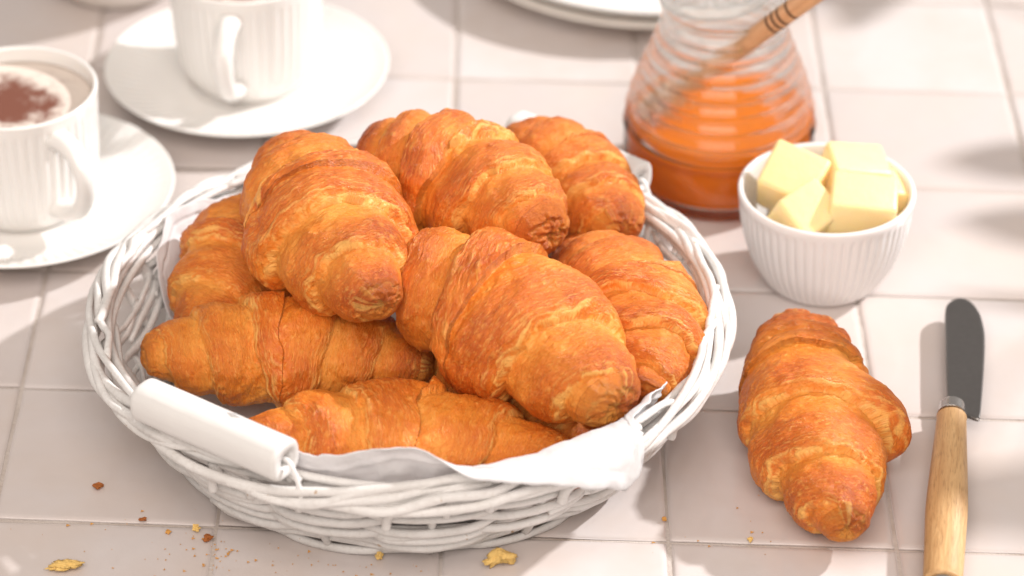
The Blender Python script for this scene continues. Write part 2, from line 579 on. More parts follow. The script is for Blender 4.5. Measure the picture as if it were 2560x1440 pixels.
# woven floor: rings of cane round a cross of sticks
V, F = lathe([(0.01, 0.45), (5, 0.5), (10.8, 0.55), (11.0, 0.35), (10.8, 0.15), (0.01, 0.15)], 64)
mesh_obj('floor_mat', V, F, M['willow'], basket)
for k in range(9):
    th = np.linspace(0, 2 * math.pi, 90)
    r = 10.9 - k * 0.44 + 0.10 * np.sin(th * 9 + math.pi * k)
    bpart('floor_cane', *tube(bpt(th, r, 0.62 + 0.08 * np.cos(th * 9 + math.pi * k)), 0.2, 6, False), M['willow'])
DA = 2 * math.pi / NS
# upright stakes
for i in range(NS):
    a = i * DA + rb.uniform(-.03, .03)
    z = np.linspace(0.15, 5.0, 12)
    P = np.stack([BC[0] + wall_r(z) * math.cos(a), BC[1] + wall_r(z) * math.sin(a), z], -1)
    bpart('stake', *tube(P, 0.21 + rb.uniform(-.02, .02), 7), M['willow'])
# weavers, each rod running about half way round, in front of one stake and behind the next
row_z = [0.27, 0.72, 1.18, 1.64, 2.10, 2.56, 3.02, 3.48, 3.94, 4.4]
for r_i, z0 in enumerate(row_z):
    n_rod = 3 if r_i % 2 else 4
    st = rb.uniform(0, 6.28)
    for q in range(n_rod):
        span = 2 * math.pi / n_rod
        th0 = st + q * span - 0.10; th1 = st + (q + 1) * span + 0.10
        n = int((th1 - th0) / 0.045)
        th = np.linspace(th0, th1, n)
        w = np.sin(th * NS / 2 + math.pi * (r_i % 2) + math.pi / 2)
        w = np.sign(w) * np.abs(w) ** 0.55
        drift = np.linspace(-1, 1, n) * (rb.uniform(-0.06, 0.06) if r_i < 2 else rb.uniform(-0.42, 0.42))
        zz = z0 + drift + 0.42 * (0.3 if r_i < 2 else 1) * pnoise(np.stack([th * 1.6 + r_i * 5, th * 0 + q * 7, th * 0], -1)) + 0.07 * np.abs(w) ** 2 * (1 if r_i % 2 else -1)
        ends = np.minimum(np.arange(n), np.arange(n)[::-1]) / 3.0
        rr = wall_r(zz) + (0.18 if r_i < 2 else 0.36) * w + (0.10 if q % 2 else -0.12) * (1 - np.clip(ends, 0, 1))
        rad = (0.225 + rb.uniform(-.05, .035)) * (0.75 + 0.25 * np.clip(ends, 0, 1)) * np.linspace(1.06, 0.88, n)
        rad = rad * (1 + 0.16 * pnoise(np.stack([th * 7 + r_i * 3, th * 0 + q * 5, th * 0 + 2], -1)))
        zz = zz + 0.035 * pnoise(np.stack([th * 9 + q, th * 0 + r_i * 4, th * 0], -1))
        bpart('weaver', *tube(bpt(th, rr, zz), rad, 8, True, 0.8), M['willow'])
# border: every stake end turns sideways and travels along the rim over its neighbours
for i in range(2 * NS):
    a = i * DA / 2 + rb.uniform(-.06, .06) + DA * 0.5
    k = np.array([0.00, 0.03, 0.14, 0.6, 1.0, 1.5, 2.0, 2.5, 3.0, 3.3, 3.6, 3.75]) * rb.uniform(0.6, 1.15)
    dz = np.array([3.6, 4.35, 4.7, 4.85, 5.0, 5.15, 5.38, 5.6, 5.75, 5.80, 5.75, 5.62]) + rb.uniform(-.14, .14)
    dr = np.array([0.0, 0.15, 0.32, 0.50, 0.62, 0.55, 0.42, 0.16, -0.12, -0.26, -0.12, 0.05]) + rb.uniform(-.08, .08)
    dz = dz + rb.uniform(-.30, .30, 12) * np.array([0, 0, 0, .2, .6, .8, 1, 1, 1, .4, .3, .2])
    dr = dr + rb.uniform(-.13, .13, 12) * np.array([0, 0, 0, .3, .7, 1, 1, 1, 1, .5, .3, .2])
    if i % 3: dr[:3] -= np.array([0.5, 0.45, 0.25])          # most ends rise on the inside of the weave
    C = smooth_profile(np.stack([k, dz, dr], -1), 6)
    th = a + C[:, 0] * DA
    rr = wall_r(np.full(len(th), 5.2)) + C[:, 2] * 1.05 + 0.05
    rad = (0.225 + rb.uniform(-.045, .03)) * np.linspace(1.05, 0.85, len(th))
    rad[-2:] *= 0.85
    rad = rad * (1 + 0.15 * pnoise(np.stack([th * 7 + i * 3, th * 0, th * 0 + 5], -1)))
    rr = rr + 0.06 * pnoise(np.stack([th * 6 + i * 2, th * 0 + 3, th * 0], -1))
    bpart('border_rod', *tube(bpt(th, rr, C[:, 1]), rad, 9), M['willow'])
# two loose hoops laid on the inner side of the rim
for q in range(2):
    th = np.linspace(q * 2, q * 2 + 6.6, 150)
    zz = 4.8 + 0.6 * q + 0.25 * np.sin(th * 3 + q)
    rr = wall_r(np.full(150, 5.0)) - 0.28 + 0.15 * np.sin(th * 4 + q * 2)
    bpart('rim_hoop', *tube(bpt(th, rr, zz), 0.2, 8), M['willow'])
# grips: thick painted half-round sticks with a wire through the bore
for name, cx, cyy, zz in (('handle', -12.7, -21.1, 6.9), ('handle', 3.2, 3.0, 5.9)):
    d = np.array([cx, cyy]) - BC; ang = math.atan2(d[1], d[0]) + math.pi / 2
    if cx > 0: ang = math.radians(-39)
    h = empty('handle', (cx - BC[0], cyy - BC[1], zz), ang); h.parent = basket
    sec = []
    for a in np.linspace(0, 2 * math.pi, 40, endpoint=False):
        c, s_ = math.cos(a), math.sin(a); e = 0.72
        sec.append((0.90 * np.sign(c) * abs(c) ** e, 0.88 * np.sign(s_) * abs(s_) ** e))
    sec = np.array(sec)
    xs = [-3.95, -3.93, -3.86, -3.7, -2, 0, 2, 3.7, 3.86, 3.93, 3.95]; sc = [0.86, 0.93, 0.98, 1, 1.01, 1.0, 1.0, 1, 0.98, 0.93, 0.86]
    V = [np.stack([np.full(40, -3.80), sec[:, 0] * 0.42, sec[:, 1] * 0.42], -1), np.stack([np.full(40, -3.95), sec[:, 0] * 0.45, sec[:, 1] * 0.45], -1)]
    for x, k in zip(xs, sc): V.append(np.stack([np.full(40, x), sec[:, 0] * k, sec[:, 1] * k], -1))
    V.append(np.stack([np.full(40, 3.95), sec[:, 0] * 0.45, sec[:, 1] * 0.45], -1)); V.append(np.stack([np.full(40, 3.2), sec[:, 0] * 0.40, sec[:, 1] * 0.40], -1))
    nn = len(V); V = np.concatenate(V); F = grid_faces(nn, 40).tolist()
    F.append(list(range(40))); F.append(list(range((nn - 1) * 40, nn * 40))[::-1])
    mesh_obj('grip', V, F, M['paintwood'], h)
    for sx in (-1, 1):
        P = smooth_profile([(sx * 3.0, 0, 0), (sx * 3.9, 0.05, 0.0), (sx * 4.25, 0.0, -0.25), (sx * 4.5, 0.05, -1.1), (sx * 4.6, 0.15, -2.2)], 8)
        mesh_obj('wire', *tube(P, 0.11, 7), M['wire'], h)

# ================================================================== NAPKIN
def napkin():
    NF, NP = 420, 120
    ph = np.linspace(-math.pi, math.pi, NF, endpoint=False)
    deg = np.degrees(ph)
    key_d = [-180, -160, -145, -136, -128, -121, -114, -106, -100, -94, -86, -82, -75, -67, -62, -56.5, -53, -50, -46, -40, -30, -20, 0, 40, 90, 118, 130, 140, 150, 158, 168, 180]
    key_l = [11.2, 11.2, 12.5, 16.0, 18.2, 18.7, 17.8, 17.0, 17.5, 18.1, 18.0, 18.2, 18.4, 18.9, 19.4, 20.1, 20.6, 20.0, 17.8, 17.6, 16.5, 14.5, 14.5, 15, 14, 14.5, 15.6, 16.6, 16.9, 15.8, 12.0, 11.2]
    Lr = np.interp(deg, key_d, key_l)
    Lr = Lr + 0.16 * fbm(np.stack([np.cos(ph) * 6, np.sin(ph) * 6, ph * 0], -1), 3)
    # path along the basket's inside and over the rim: (length, r, z)
    path = np.array([(0, 0, 0.95), (6, 6, 0.95), (10.0, 10.0, 1.0), (10.8, 10.7, 1.25), (13.2, 12.1, 3.2), (15.6, 13.1, 5.1), (16.6, 13.40, 5.95), (17.2, 13.75, 6.32), (17.8, 14.3, 6.5), (18.6, 15.0, 6.3), (19.4, 15.4, 5.7), (21.0, 15.6, 4.2), (23.3, 15.5, 2.0)])
    s = np.linspace(0.02, 1, NP)[None, :] ** 0.8 * Lr[:, None]
    r = np.interp(s, path[:, 0], path[:, 1]); z = np.interp(s, path[:, 0], path[:, 2])
    # near the grip the cloth stands up instead of folding over
    up = (sst(deg, -142, -132) * (1 - sst(deg, -88, -76)))[:, None]
    st = np.clip(s - 16.6, 0, None)
    r = np.where(s > 16.6, r * (1 - up) + up * (13.38 + 0.05 * st), r); z = np.where(s > 16.6, z * (1 - up) + up * (5.95 + st * 0.95), z)
    # smooth the polyline a little
    for _ in range(2):
        r[:, 1:-1] = (r[:, :-2] + 2 * r[:, 1:-1] + r[:, 2:]) / 4; z[:, 1:-1] = (z[:, :-2] + 2 * z[:, 1:-1] + z[:, 2:]) / 4
    PH = ph[:, None] + 0 * s
    q = np.stack([np.cos(PH) * r / 3.0, np.sin(PH) * r / 3.0, z / 3.0], -1)
    wr = 0.26 * fbm(q, 3) + 0.09 * fbm(q * 3.1, 3) * sst(s, 14, 18) + 0.10 * np.sin(PH * 23 + 2 * pnoise(q * 0.7)) * sst(s, 11, 17)
    out = sst(s, 17.5, 19.5)
    r = r - np.abs(wr) * (1 - out) * sst(s, 9, 12) + np.abs(wr) * out * 1.5
    z = z + 0.35 * wr * sst(s, 14, 17) * (1 - out)
    edge = Lr[:, None] - s
    hem = np.exp(-((edge - 0.75) / 0.07) ** 2) * -0.09 + (edge < 0.7) * 0.05
    r = r + hem * np.where(s > 18, 1, -1)
    # the hanging corner flares out a little from the rods
    r = r + out * 0.25 * sst(edge, 2.0, 0.0)
    V = np.stack([BC[0] + r * np.cos(PH), BC[1] + r * np.sin(PH), z], -1).reshape(-1, 3)
    o = mesh_obj('napkin', V, grid_faces(NF, NP, False, True)[:, ::-1], M['cloth'])
    me = o.data
    uv = me.uv_layers.new(name='UVMap')
    li = np.zeros(len(me.loops), int); me.loops.foreach_get('vertex_index', li)
    u2 = np.stack([s * np.cos(PH), s * np.sin(PH)], -1).reshape(-1, 2) * 0.01
    uv.data.foreach_set('uv', u2[li].ravel())
    md = o.modifiers.new('thickness', 'SOLIDIFY'); md.thickness = 0.0006; md.offset = 0
    tag(o, 'white linen napkin lining the basket, one hemmed corner hanging over its front rim', 'napkin')
napkin()

# ================================================================== CROISSANTS
def croissant(name, A, B, R, seed, label, group=None, nw=2.45, u0=0.0, roll=0.0, bend=0.25, tipf=(0.28, 0.28), pw=1.75, amp=0.235, squash=0.92, flap=None, NU=360, NT=224, chir=1, ex=1.35):
    A, B = np.array(A, float), np.array(B, float)
    dd = (B - A) / np.linalg.norm(B - A); A = A + dd * 0.5; B = B - dd * 0.5
    L = np.linalg.norm(B - A)
    NC = 22
    ub = np.linspace(-0.955, 0.955, NU)
    psi = np.linspace(0, math.pi / 2, NC + 1)[1:]
    u = np.concatenate([[-0.955] * NC, ub, [0.955] * NC])
    capf = np.concatenate([np.cos(psi)[::-1], np.ones(NU), np.cos(psi)])
    capx = np.concatenate([-np.sin(psi)[::-1], np.zeros(NU), np.sin(psi)])
    n = len(u)
    th = np.linspace(0, 2 * math.pi, NT, endpoint=False)
    U = u[:, None] + 0 * th[None]; TH = chir * th[None] + 0 * U
    sd = seed * 13.7
    cyl = np.stack([U * 3.0 + sd, np.cos(TH) * 1.2, np.sin(TH) * 1.2 + sd], -1)
    wob = 0.045 * fbm(cyl * 0.9, 2) + 0.012 * pnoise(cyl * 4)
    uu = U - u0 + wob
    su = np.abs(uu) / (1 + np.where(uu > 0, -u0, u0))
    phm = nw * (1 - np.clip(su, 0, 1) ** ex) + 0.30 * np.where(uu > 0, 1, 0)
    thb = ((TH + math.pi / 2) / (2 * math.pi)) % 1.0            # the winding angle counted from underneath
    w = phm - thb + roll / (2 * math.pi) + 4
    # the jump of theta at 2*pi is a whole turn, so the fraction stays continuous
    lay = np.floor(w); t = w - lay
    hb = np.random.RandomState(seed).rand(16)
    lay_r = hb[np.clip(lay.astype(int), 0, 15)]
    tau = 0.13 + 0.07 * pnoise(cyl * 1.3)
    lip = 1 - (1 - np.clip(t / tau, 0, 1)) ** 2.2
    fall = 1 - 0.92 * sst(t, 0.30, 1.02) ** 1.1
    s = (0.45 + 0.55 * lip) * fall
    tl = np.where(U < 0, tipf[0], tipf[1])
    Rb = R * ((1 - tl) * (1 - np.abs(U) ** pw) ** 0.9 + tl)
    A_loc = amp * (0.85 + 0.4 * lay_r) * np.clip(1 - 0.35 * np.abs(U) ** 3, 0, 1)
    r = Rb * (1 + A_loc * (s - 0.55))
    x0 = U * L / 2
    pos = np.stack([x0, r * np.cos(TH), r * np.sin(TH)], -1)
    # --- surface relief
    lump = (0.05 + 0.04 * hb[8]) * R * fbm(pos / 2.6 + sd, 3)
    lamc = np.stack([w * 26 + 1.6 * fbm(pos / 1.3 + sd, 2), np.cos(TH) * 1.5 + sd, np.sin(TH) * 1.5], -1)
    lam = fbm(lamc, 3, 0.6)                                  # stretched along the wraps
    near = np.exp(-t / 0.16) + 0.55 * sst(t, 0.72, 1.0) + 0.18
    ter = t * 20 + 1.0 * fbm(pos / 1.2 + sd, 3)
    terr = (ter - np.floor(ter))
    terr = np.where(terr < 0.8, terr / 0.8, (1 - terr) / 0.2) - 0.5
    tz = np.exp(-t / 0.17)
    wrk = fbm(np.stack([x0 / 0.55 + sd, pos[..., 1] / 0.95, pos[..., 2] / 0.95], -1), 4, 0.55)
    F1, cv = worley(pos / 0.50 + sd, seed)
    br = 0.16 + 0.26 * cv
    blis = np.clip(1 - (F1 / br) ** 2, 0, 1) * (cv > 0.25) * sst(fbm(pos / 2.2 + 40 + sd, 2), -0.25, 0.25)
    patch = sst(fbm(pos / 1.8 + 90 + sd, 2), -0.35, 0.3)
    disp = lump + 0.060 * lam * near + 0.085 * terr * tz + 0.060 * wrk * (0.5 + 0.8 * patch) + 0.05 * blis
    r2 = (r + disp * np.clip(Rb / R + 0.25, 0, 1) * capf[:, None] ** 1.5) * capf[:, None]
    if flap:
        for fu, fth, fh in flap:                          # the loose end of one wrap sticks out sideways
            dth = (TH * chir - fth + math.pi) % (2 * math.pi) - math.pi
            iu = NC + int((fu + 0.955) / 1.91 * NU); jt = int((fth % (2 * math.pi)) / (2 * math.pi) * NT)
            same = (np.abs(w - w[iu, jt]) < 0.9) & (lay == lay[iu, jt]) & (U > u0)
            win = np.where(dth > 0, np.exp(-(dth / 0.75) ** 2), np.exp(-(dth / 0.40) ** 4))
            r2 = r2 + fh * win * same * (0.25 + 0.75 * sst(t, 0.0, 0.14)) * (1 - sst(t, 0.30, 0.95))
    # rolled end: spiral groove and hollow in the caps
    Rt = np.where(u < 0, tipf[0], tipf[1]) * R
    spir = (capf[:, None] * (1.0 + hb[5]) - chir * th[None] / (2 * math.pi) + hb[3] + 0.22 * fbm(cyl * 2.1 + capf[:, None, None] * 2, 2)) % 1.0
    groove = np.exp(-((spir - 0.5) / 0.13) ** 2) * (np.abs(capx[:, None]) > 0.15)
    hollow = np.exp(-(capf[:, None] / 0.22) ** 2) * (np.abs(capx[:, None]) > 0.1)
    xx = x0 + capx[:, None] * (Rt[:, None] * 0.62) * (1 - (0.10 + 0.16 * hb[6]) * groove - (0.1 + 0.3 * hb[7]) * hollow + 0.16 * fbm(pos / 0.6 + capf[:, None, None] * 3, 2))
    yl = r2 * np.cos(TH * chir); zl = r2 * np.sin(TH * chir) * squash
    zl = np.where(zl < -0.62 * R, -0.62 * R + (zl + 0.62 * R) * 0.45, zl)
    # crescent: bend the axis in its own plane
    be = bend if abs(bend) > 1e-3 else 1e-3
    rho = (L / 2) / be
    a = xx / rho
    X = (rho - yl) * np.sin(a); Y = rho - (rho - yl) * np.cos(a)
    Y = Y - rho * (1 - math.cos(be)) * 0.5
    V = np.stack([X, Y, zl], -1).reshape(-1, 3)
    Fq = grid_faces(n, NT)
    # --- colours of the crust (raw dough edges pale, domes browned)
    nearp = np.exp(-t / 0.06) * 0.6 + 0.30 * sst(t, 0.9, 1.0)
    pale = nearp * (0.35 + 0.9 * sst(lam, -0.3, 0.4)) + 0.50 * sst(lam, 0.0, 0.6) * (np.exp(-t / 0.26) + 0.15) + 0.16 * sst(wrk, 0.1, 0.7) * patch
    pale = pale + 0.35 * groove * (capf[:, None] < 0.9) + 0.3 * hollow
    brown = 0.41 + 0.40 * (s - 0.5) + 0.26 * fbm(pos / 3.0 + 7 + sd, 3) + 0.10 * (lay_r - 0.5) + 0.15 * sst(np.abs(U), 0.75, 1.0) - 0.30 * sst(-np.sin(TH * chir), 0.35, 0.9)
    blc = blis * (0.5 + 0.5 * cv)
    colr = np.stack([np.clip(pale, 0, 1), np.clip(brown, 0, 1), np.clip(blc, 0, 1), np.ones_like(pale)], -1).reshape(-1, 4)
    # --- frame
    ax = (B - A) / L
    up = np.array([0, 0, 1.0]); yv = np.cross(up, ax); yv /= np.linalg.norm(yv); zv = np.cross(ax, yv)
    mid = (A + B) / 2
    mt = Matrix(((ax[0], yv[0], zv[0], mid[0] * S), (ax[1], yv[1], zv[1], mid[1] * S), (ax[2], yv[2], zv[2], mid[2] * S), (0, 0, 0, 1)))
    o = mesh_obj(name, V, Fq, M['pastry'], matrix=mt)
    at = o.data.attributes.new('bake', 'FLOAT_COLOR', 'POINT')
    at.data.foreach_set('color', colr.astype(np.float32).ravel())
    wa = o.data.attributes.new('wrap', 'FLOAT_VECTOR', 'POINT')
    cf = capf[:, None]
    wv = np.stack([w * 1.6 * (0.25 + 0.75 * cf) + sd, np.cos(TH) * 0.28 * (cf + 2.0 * cf * (cf < 1)) + U * 0.35, np.sin(TH) * 0.28 * (cf + 2.0 * cf * (cf < 1)) + sd], -1).reshape(-1, 3)
    wa.data.foreach_set('vector', wv.astype(np.float32).ravel())
    tag(o, label, 'croissant', group)
    return o

G = 'croissants heaped in the basket'
croissant('croissant', (-17.1, -12.4, 4.9), (-3.2, -12.0, 4.0), 2.75, 1, 'croissant at the left front of the basket, lying behind the front wooden grip', G, roll=1.2, bend=-0.18, u0=-0.05, nw=2.7)
croissant('croissant', (-12.2, -18.0, 4.6), (3.9, -19.0, 3.1), 2.75, 2, 'frontmost croissant in the basket, tucked behind the napkin edge', G, roll=3.6, bend=-0.32, pw=1.6, nw=2.6)
croissant('croissant', (-5.5, -9.8, 8.3), (5.0, -18.8, 6.6), 3.7, 3, 'big smooth blistered croissant in the middle of the heap', G, roll=0.4, bend=-0.3, nw=1.9, pw=1.45, u0=-0.12, ex=1.6, tipf=(0.42, 0.36))
croissant('croissant', (-10.7, -1.9, 9.3), (-5.7, -15.3, 9.1), 3.45, 4, 'topmost croissant at the left of the heap, its tip pointing to the front', G, roll=2.2, bend=0.12, pw=1.75, tipf=(0.30, 0.25))
croissant('croissant', (-6.9, -1.2, 9.2), (2.0, -8.6, 8.8), 3.05, 5, 'topmost croissant at the back of the heap with its rolled end towards the right', G, roll=5.0, bend=-0.15, pw=2.3, tipf=(0.36, 0.45))
croissant('croissant', (0.0, 3.2, 7.0), (5.3, -5.0, 6.4), 2.5, 6, 'rearmost croissant, beside the honey jar and under the back wooden grip', G, roll=1.0, bend=-0.15, tipf=(0.4, 0.5), pw=2.2)
croissant('croissant', (2.9, -4.2, 5.2), (6.7, -16.6, 5.0), 3.15, 7, 'croissant against the right inner wall of the basket', G, roll=4.2, bend=-0.38, nw=2.9, pw=2.2)
croissant('croissant', (-10.8, -0.2, 5.4), (-14.2, -11.2, 4.4), 2.9, 8, 'shaded croissant against the left napkin fold, under the topmost left one', G, roll=0.2, bend=0.25)
croissant('croissant', (-4.5, -9.0, 3.2), (4.6, -18.0, 3.1), 2.3, 9, 'mostly hidden croissant underneath the big middle one', G, roll=2.0, bend=-0.1)
croissant('croissant', (13.1, -7.8, 2.8), (14.35, -22.0, 1.9), 3.05, 10, 'single croissant lying on the tiles beside the butter knife', None, roll=0.9, bend=0.10, nw=2.9, u0=-0.5, pw=1.75, tipf=(0.58, 0.30), flap=[(-0.30, 0.05, 0.9)])

# ================================================================== CROCKERY
def flute(n, depth, z0, z1, soft=0.25):
    def f(th, r, z, k):
        w = sst(np.array(z), z0, z0 + soft) * (1 - sst(np.array(z), z1 - soft, z1))
        return r - depth * float(w) * (1 - np.abs(np.sin(th * n / 2)) ** 0.8)
    return f

def cup(loc, rz, label, level_label):
    c = empty('coffee_cup', loc, rz)
    outer = smooth_profile([(0.01, 0.12), (2.3, 0.12), (2.55, 0.0), (2.85, 0.05), (3.25, 0.55), (3.72, 1.5), (3.95, 3.0), (4.05, 5.0), (4.13, 6.4), (4.15, 6.72)], 7)
    rim = np.array([(4.13, 6.80), (4.05, 6.85), (3.96, 6.82), (3.92, 6.74)])
    inner = smooth_profile([(3.90, 6.6), (3.82, 5.0), (3.72, 3.0), (3.4, 1.4), (2.4, 0.62), (0.01, 0.5)], 6)
    prof = np.concatenate([outer, rim, inner]); no = len(outer)
    fl = flute(48, 0.075, 0.7, 6.25)
    V, F = lathe(prof.tolist(), 384, lambda th, r, z, k: fl(th, r, z, k) if k < no and r > 3.0 else np.full(len(th), r))
    mesh_obj('body', V, F, M['porcelain'], c)
    P = smooth_profile([(3.75, 0, 5.55), (4.6, 0, 5.75), (5.6, 0, 5.55), (6.35, 0, 4.7), (6.3, 0, 3.5), (5.6, 0, 2.35), (4.6, 0, 1.75), (3.65, 0, 1.55)], 7)
    k = np.linspace(0, 1, len(P)); rad = 0.40 + 0.14 * (2 * k - 1) ** 2
    mesh_obj('handle', *tube(P, rad, 14, True, 1.25), M['porcelain'], c)
    tag(c, label, 'cup', 'ribbed white coffee cups')
    fo = mesh_obj('cappuccino', *lathe([(0.01, 6.02), (1.5, 6.0), (3.0, 5.98), (3.6, 6.0), (3.87, 6.07), (3.84, 5.85), (0.01, 5.8)][::-1], 64), M['foam'], loc=loc)
    # texture centre at the surface
    fo.data.transform(Matrix.Translation((0.004, 0.002, -6.0 * S))); fo.location += Vector((-0.004, -0.002, 6.0 * S))
    tag(fo, level_label, 'coffee', 'cappuccinos')
    return fo

def saucer(loc, label):
    top = smooth_profile([(0.01, 0.55), (2.4, 0.55), (3.0, 0.62), (3.3, 0.70), (4.4, 0.78), (6.0, 1.15), (7.3, 1.62), (7.55, 1.73)], 8)
    edge = np.array([(7.63, 1.74), (7.67, 1.69), (7.63, 1.62)])
    under = smooth_profile([(7.5, 1.55), (6.0, 0.95), (4.3, 0.5), (3.6, 0.05), (3.2, 0.0), (3.1, 0.25), (0.01, 0.25)], 6)
    prof = np.concatenate([top, edge, under]); nt_ = len(top)
    n = 384; th = np.linspace(0, 2 * math.pi, n, endpoint=False)
    V = []
    for k, (r, z) in enumerate(prof):
        zz = np.full(n, z)
        if k < nt_:
            w = float(sst(np.array(r), 5.4, 5.8) * (1 - sst(np.array(r), 7.0, 7.4)))
            zz = zz - 0.075 * w * (1 - np.abs(np.sin(th * 36)) ** 0.8)
        V.append(np.stack([r * np.cos(th), r * np.sin(th), zz], -1))
    o = mesh_obj('saucer', np.concatenate(V), grid_faces(len(prof), n)[:, ::-1], M['porcelain'], loc=loc)
    tag(o, label, 'saucer', 'white saucers with fluted rims')

saucer((-24.8, 6.9, 0), 'white fluted saucer at the left edge, under the nearer coffee cup')
fo1 = cup((-24.8, 7.0, 0.55), R_(-52), 'nearer ribbed white coffee cup at the left edge, cocoa on its foam', 'milk foam dusted with dark cocoa in the nearer cup')
saucer((-14.3, 19.3, 0), 'white fluted saucer behind the basket, under the farther coffee cup')
fo2 = cup((-14.2, 19.7, 0.55), R_(-97), 'farther ribbed white coffee cup behind the basket, handle to the front', 'milk coffee in the farther cup, cut off by the top of the picture')

# cream bowl whose foot shows at the top left
V, F = lathe(smooth_profile([(0.01, 0.15), (2.7, 0.15), (2.9, 0.0), (3.2, 0.1), (4.2, 1.2), (5.2, 3.2), (5.5, 5.0), (5.4, 5.1), (5.2, 4.9), (4.8, 3.2), (3.6, 1.2), (0.01, 0.6)], 6).tolist(), 96)
tag(mesh_obj('sugar_bowl', V, F, M['cream'], loc=(-22.5, 31.4, 0)), 'cream coloured bowl at the top left edge, only its foot in view', 'bowl')

# two stacked plates at the top
for k, (dx, zz) in enumerate(((0, 0), (0.15, 0.75))):
    V, F = lathe(smooth_profile([(0.01, 0.35), (7.0, 0.35), (7.8, 0.5), (9.5, 1.15), (11.9, 1.6), (12.05, 1.58), (12.05, 1.48), (11.9, 1.4), (9.6, 0.9), (7.8, 0.1), (7.2, 0.0), (6.9, 0.15), (0.01, 0.15)], 6).tolist(), 160)
    V = np.array(V)
    tag(mesh_obj('plate', V, F[:, ::-1], M['porcelain' if k else 'cream'], loc=(8.3 + dx, 35.6 + dx, zz)),
        ['lower of the two stacked white plates behind the honey jar', 'upper of the two stacked white plates behind the honey jar'][k], 'plate', 'stacked plates')

# ------------------------------------------------------------------ butter bowl
BB = (15.3, 0.95)
outer = smooth_profile([(0.01, 0.15), (2.2, 0.15), (2.45, 0.0), (2.7, 0.06), (3.1, 0.6), (3.7, 1.8), (4.12, 3.4), (4.3, 4.9)], 7)
prof = np.concatenate([outer, [(4.32, 5.12), (4.27, 5.22), (4.18, 5.25), (4.08, 5.22), (4.03, 5.1)], smooth_profile([(4.0, 4.8), (3.8, 3.3), (3.3, 1.7), (2.4, 0.75), (0.01, 0.5)], 6)])
fl = flute(56, 0.085, 0.25, 4.75, 0.2); no = len(outer)
V, F = lathe(prof.tolist(), 448, lambda th, r, z, k: fl(th, r, z, k) if k < no and r > 2.6 else np.full(len(th), r))
tag(mesh_obj('butter_bowl', V, F, M['bowl'], loc=(*BB, 0)), 'small ribbed white bowl holding cubes of butter', 'bowl')
for (x, y, z, sx, sy, sz, rx, ry, rz, lab) in [
        (13.75, 1.9, 4.9, 2.7, 2.5, 2.4, 24, 10, -28, 'butter cube at the back left of the bowl, its bright top tilted'),
        (14.15, -0.6, 4.5, 2.4, 2.2, 2.3, 30, -12, 38, 'butter cube at the front left of the bowl, one corner up'),
        (16.85, -0.35, 4.65, 3.0, 2.3, 2.7, 12, 4, -3, 'largest butter cube, flat face to the front right of the bowl'),
        (16.7, 2.6, 4.8, 2.8, 2.3, 2.3, 6, 12, 12, 'butter cube at the back right of the bowl'),
        (18.2, 1.8, 4.0, 1.7, 2.2, 2.3, 5, 22, 20, 'narrow butter piece leaning on the right wall of the bowl'),
        (15.5, 0.9, 2.2, 3.2, 3.0, 2.3, 4, 3, 30, 'butter cube at the bottom of the bowl below the others')]:
    V, F = bevel_box(sx * 1.07, sy * 1.07, sz * 1.07, 0.22, 4)
    V = np.array(V); V = V + 0.16 * np.stack([pnoise(V / 1.3 + 5 * k + x) for k in range(3)], -1)
    tag(mesh_obj('butter_cube', V, F, M['butter'], loc=(x, y, z), rot=(R_(rx), R_(ry), R_(rz))), lab, 'butter', 'butter cubes in the bowl')

# ------------------------------------------------------------------ honey jar
HJ = (10.65, 10.4)
op = [(0.01, 0.25), (3.6, 0.25), (4.0, 0.0), (4.45, 0.12), (4.72, 0.6), (4.88, 1.5), (4.90, 2.4), (4.86, 3.0)]
steps = [(4.86, 3.0), (4.80, 3.9), (4.64, 4.8), (4.40, 5.65), (4.10, 6.5), (3.78, 7.3), (3.46, 8.1), (3.2, 8.85), (3.02, 9.5)]
for (r0, z0), (r1, z1) in zip(steps[:-1], steps[1:]):
    op += [((r0 + r1) / 2 + 0.13, (z0 + z1) / 2), (r1 - 0.03, z1)]
op += [(2.98, 9.75), (3.12, 10.0), (3.22, 10.25)]
outer = smooth_profile(op, 5)
inner = np.array([(r - 0.28, z + 0.05) for r, z in outer if z > 0.55])[::-1]
inn = np.concatenate([[(3.1, 10.36)], inner, smooth_profile([(4.2, 0.6), (3.9, 0.5), (2.5, 0.5), (0.01, 0.55)], 4)])
V, F = lathe(np.concatenate([outer, inn]).tolist(), 144)
jar = mesh_obj('honey_jar', V, F, M['glass'], loc=(*HJ, 0))
jar.data.materials.append(M['thinglass'])                  # the plain lower wall; the stepped rings above refract
for p in jar.data.polygons:
    if p.center.z < 3.85 * S: p.material_index = 1
tag(jar, 'clear glass beehive jar with stepped rings, part filled with honey', 'jar')
LV = 3.9
hp = [(0.01, 0.53), (3.9, 0.48)] + [(r - 0.22, z + 0.04) for r, z in smooth_profile([(4.45, 0.55), (4.72, 0.8), (4.88, 1.5), (4.90, 2.4), (4.86, 3.0), (4.82, 3.6)], 5)] + [(4.60, LV + 0.10), (4.45, LV), (3.5, LV - 0.02), (0.01, LV - 0.02)]
V, F = lathe(hp, 96)
hon = mesh_obj('honey', V, F, M['honey'], loc=(*HJ, 0))
tag(hon, 'amber honey filling the lower half of the beehive jar', 'honey')

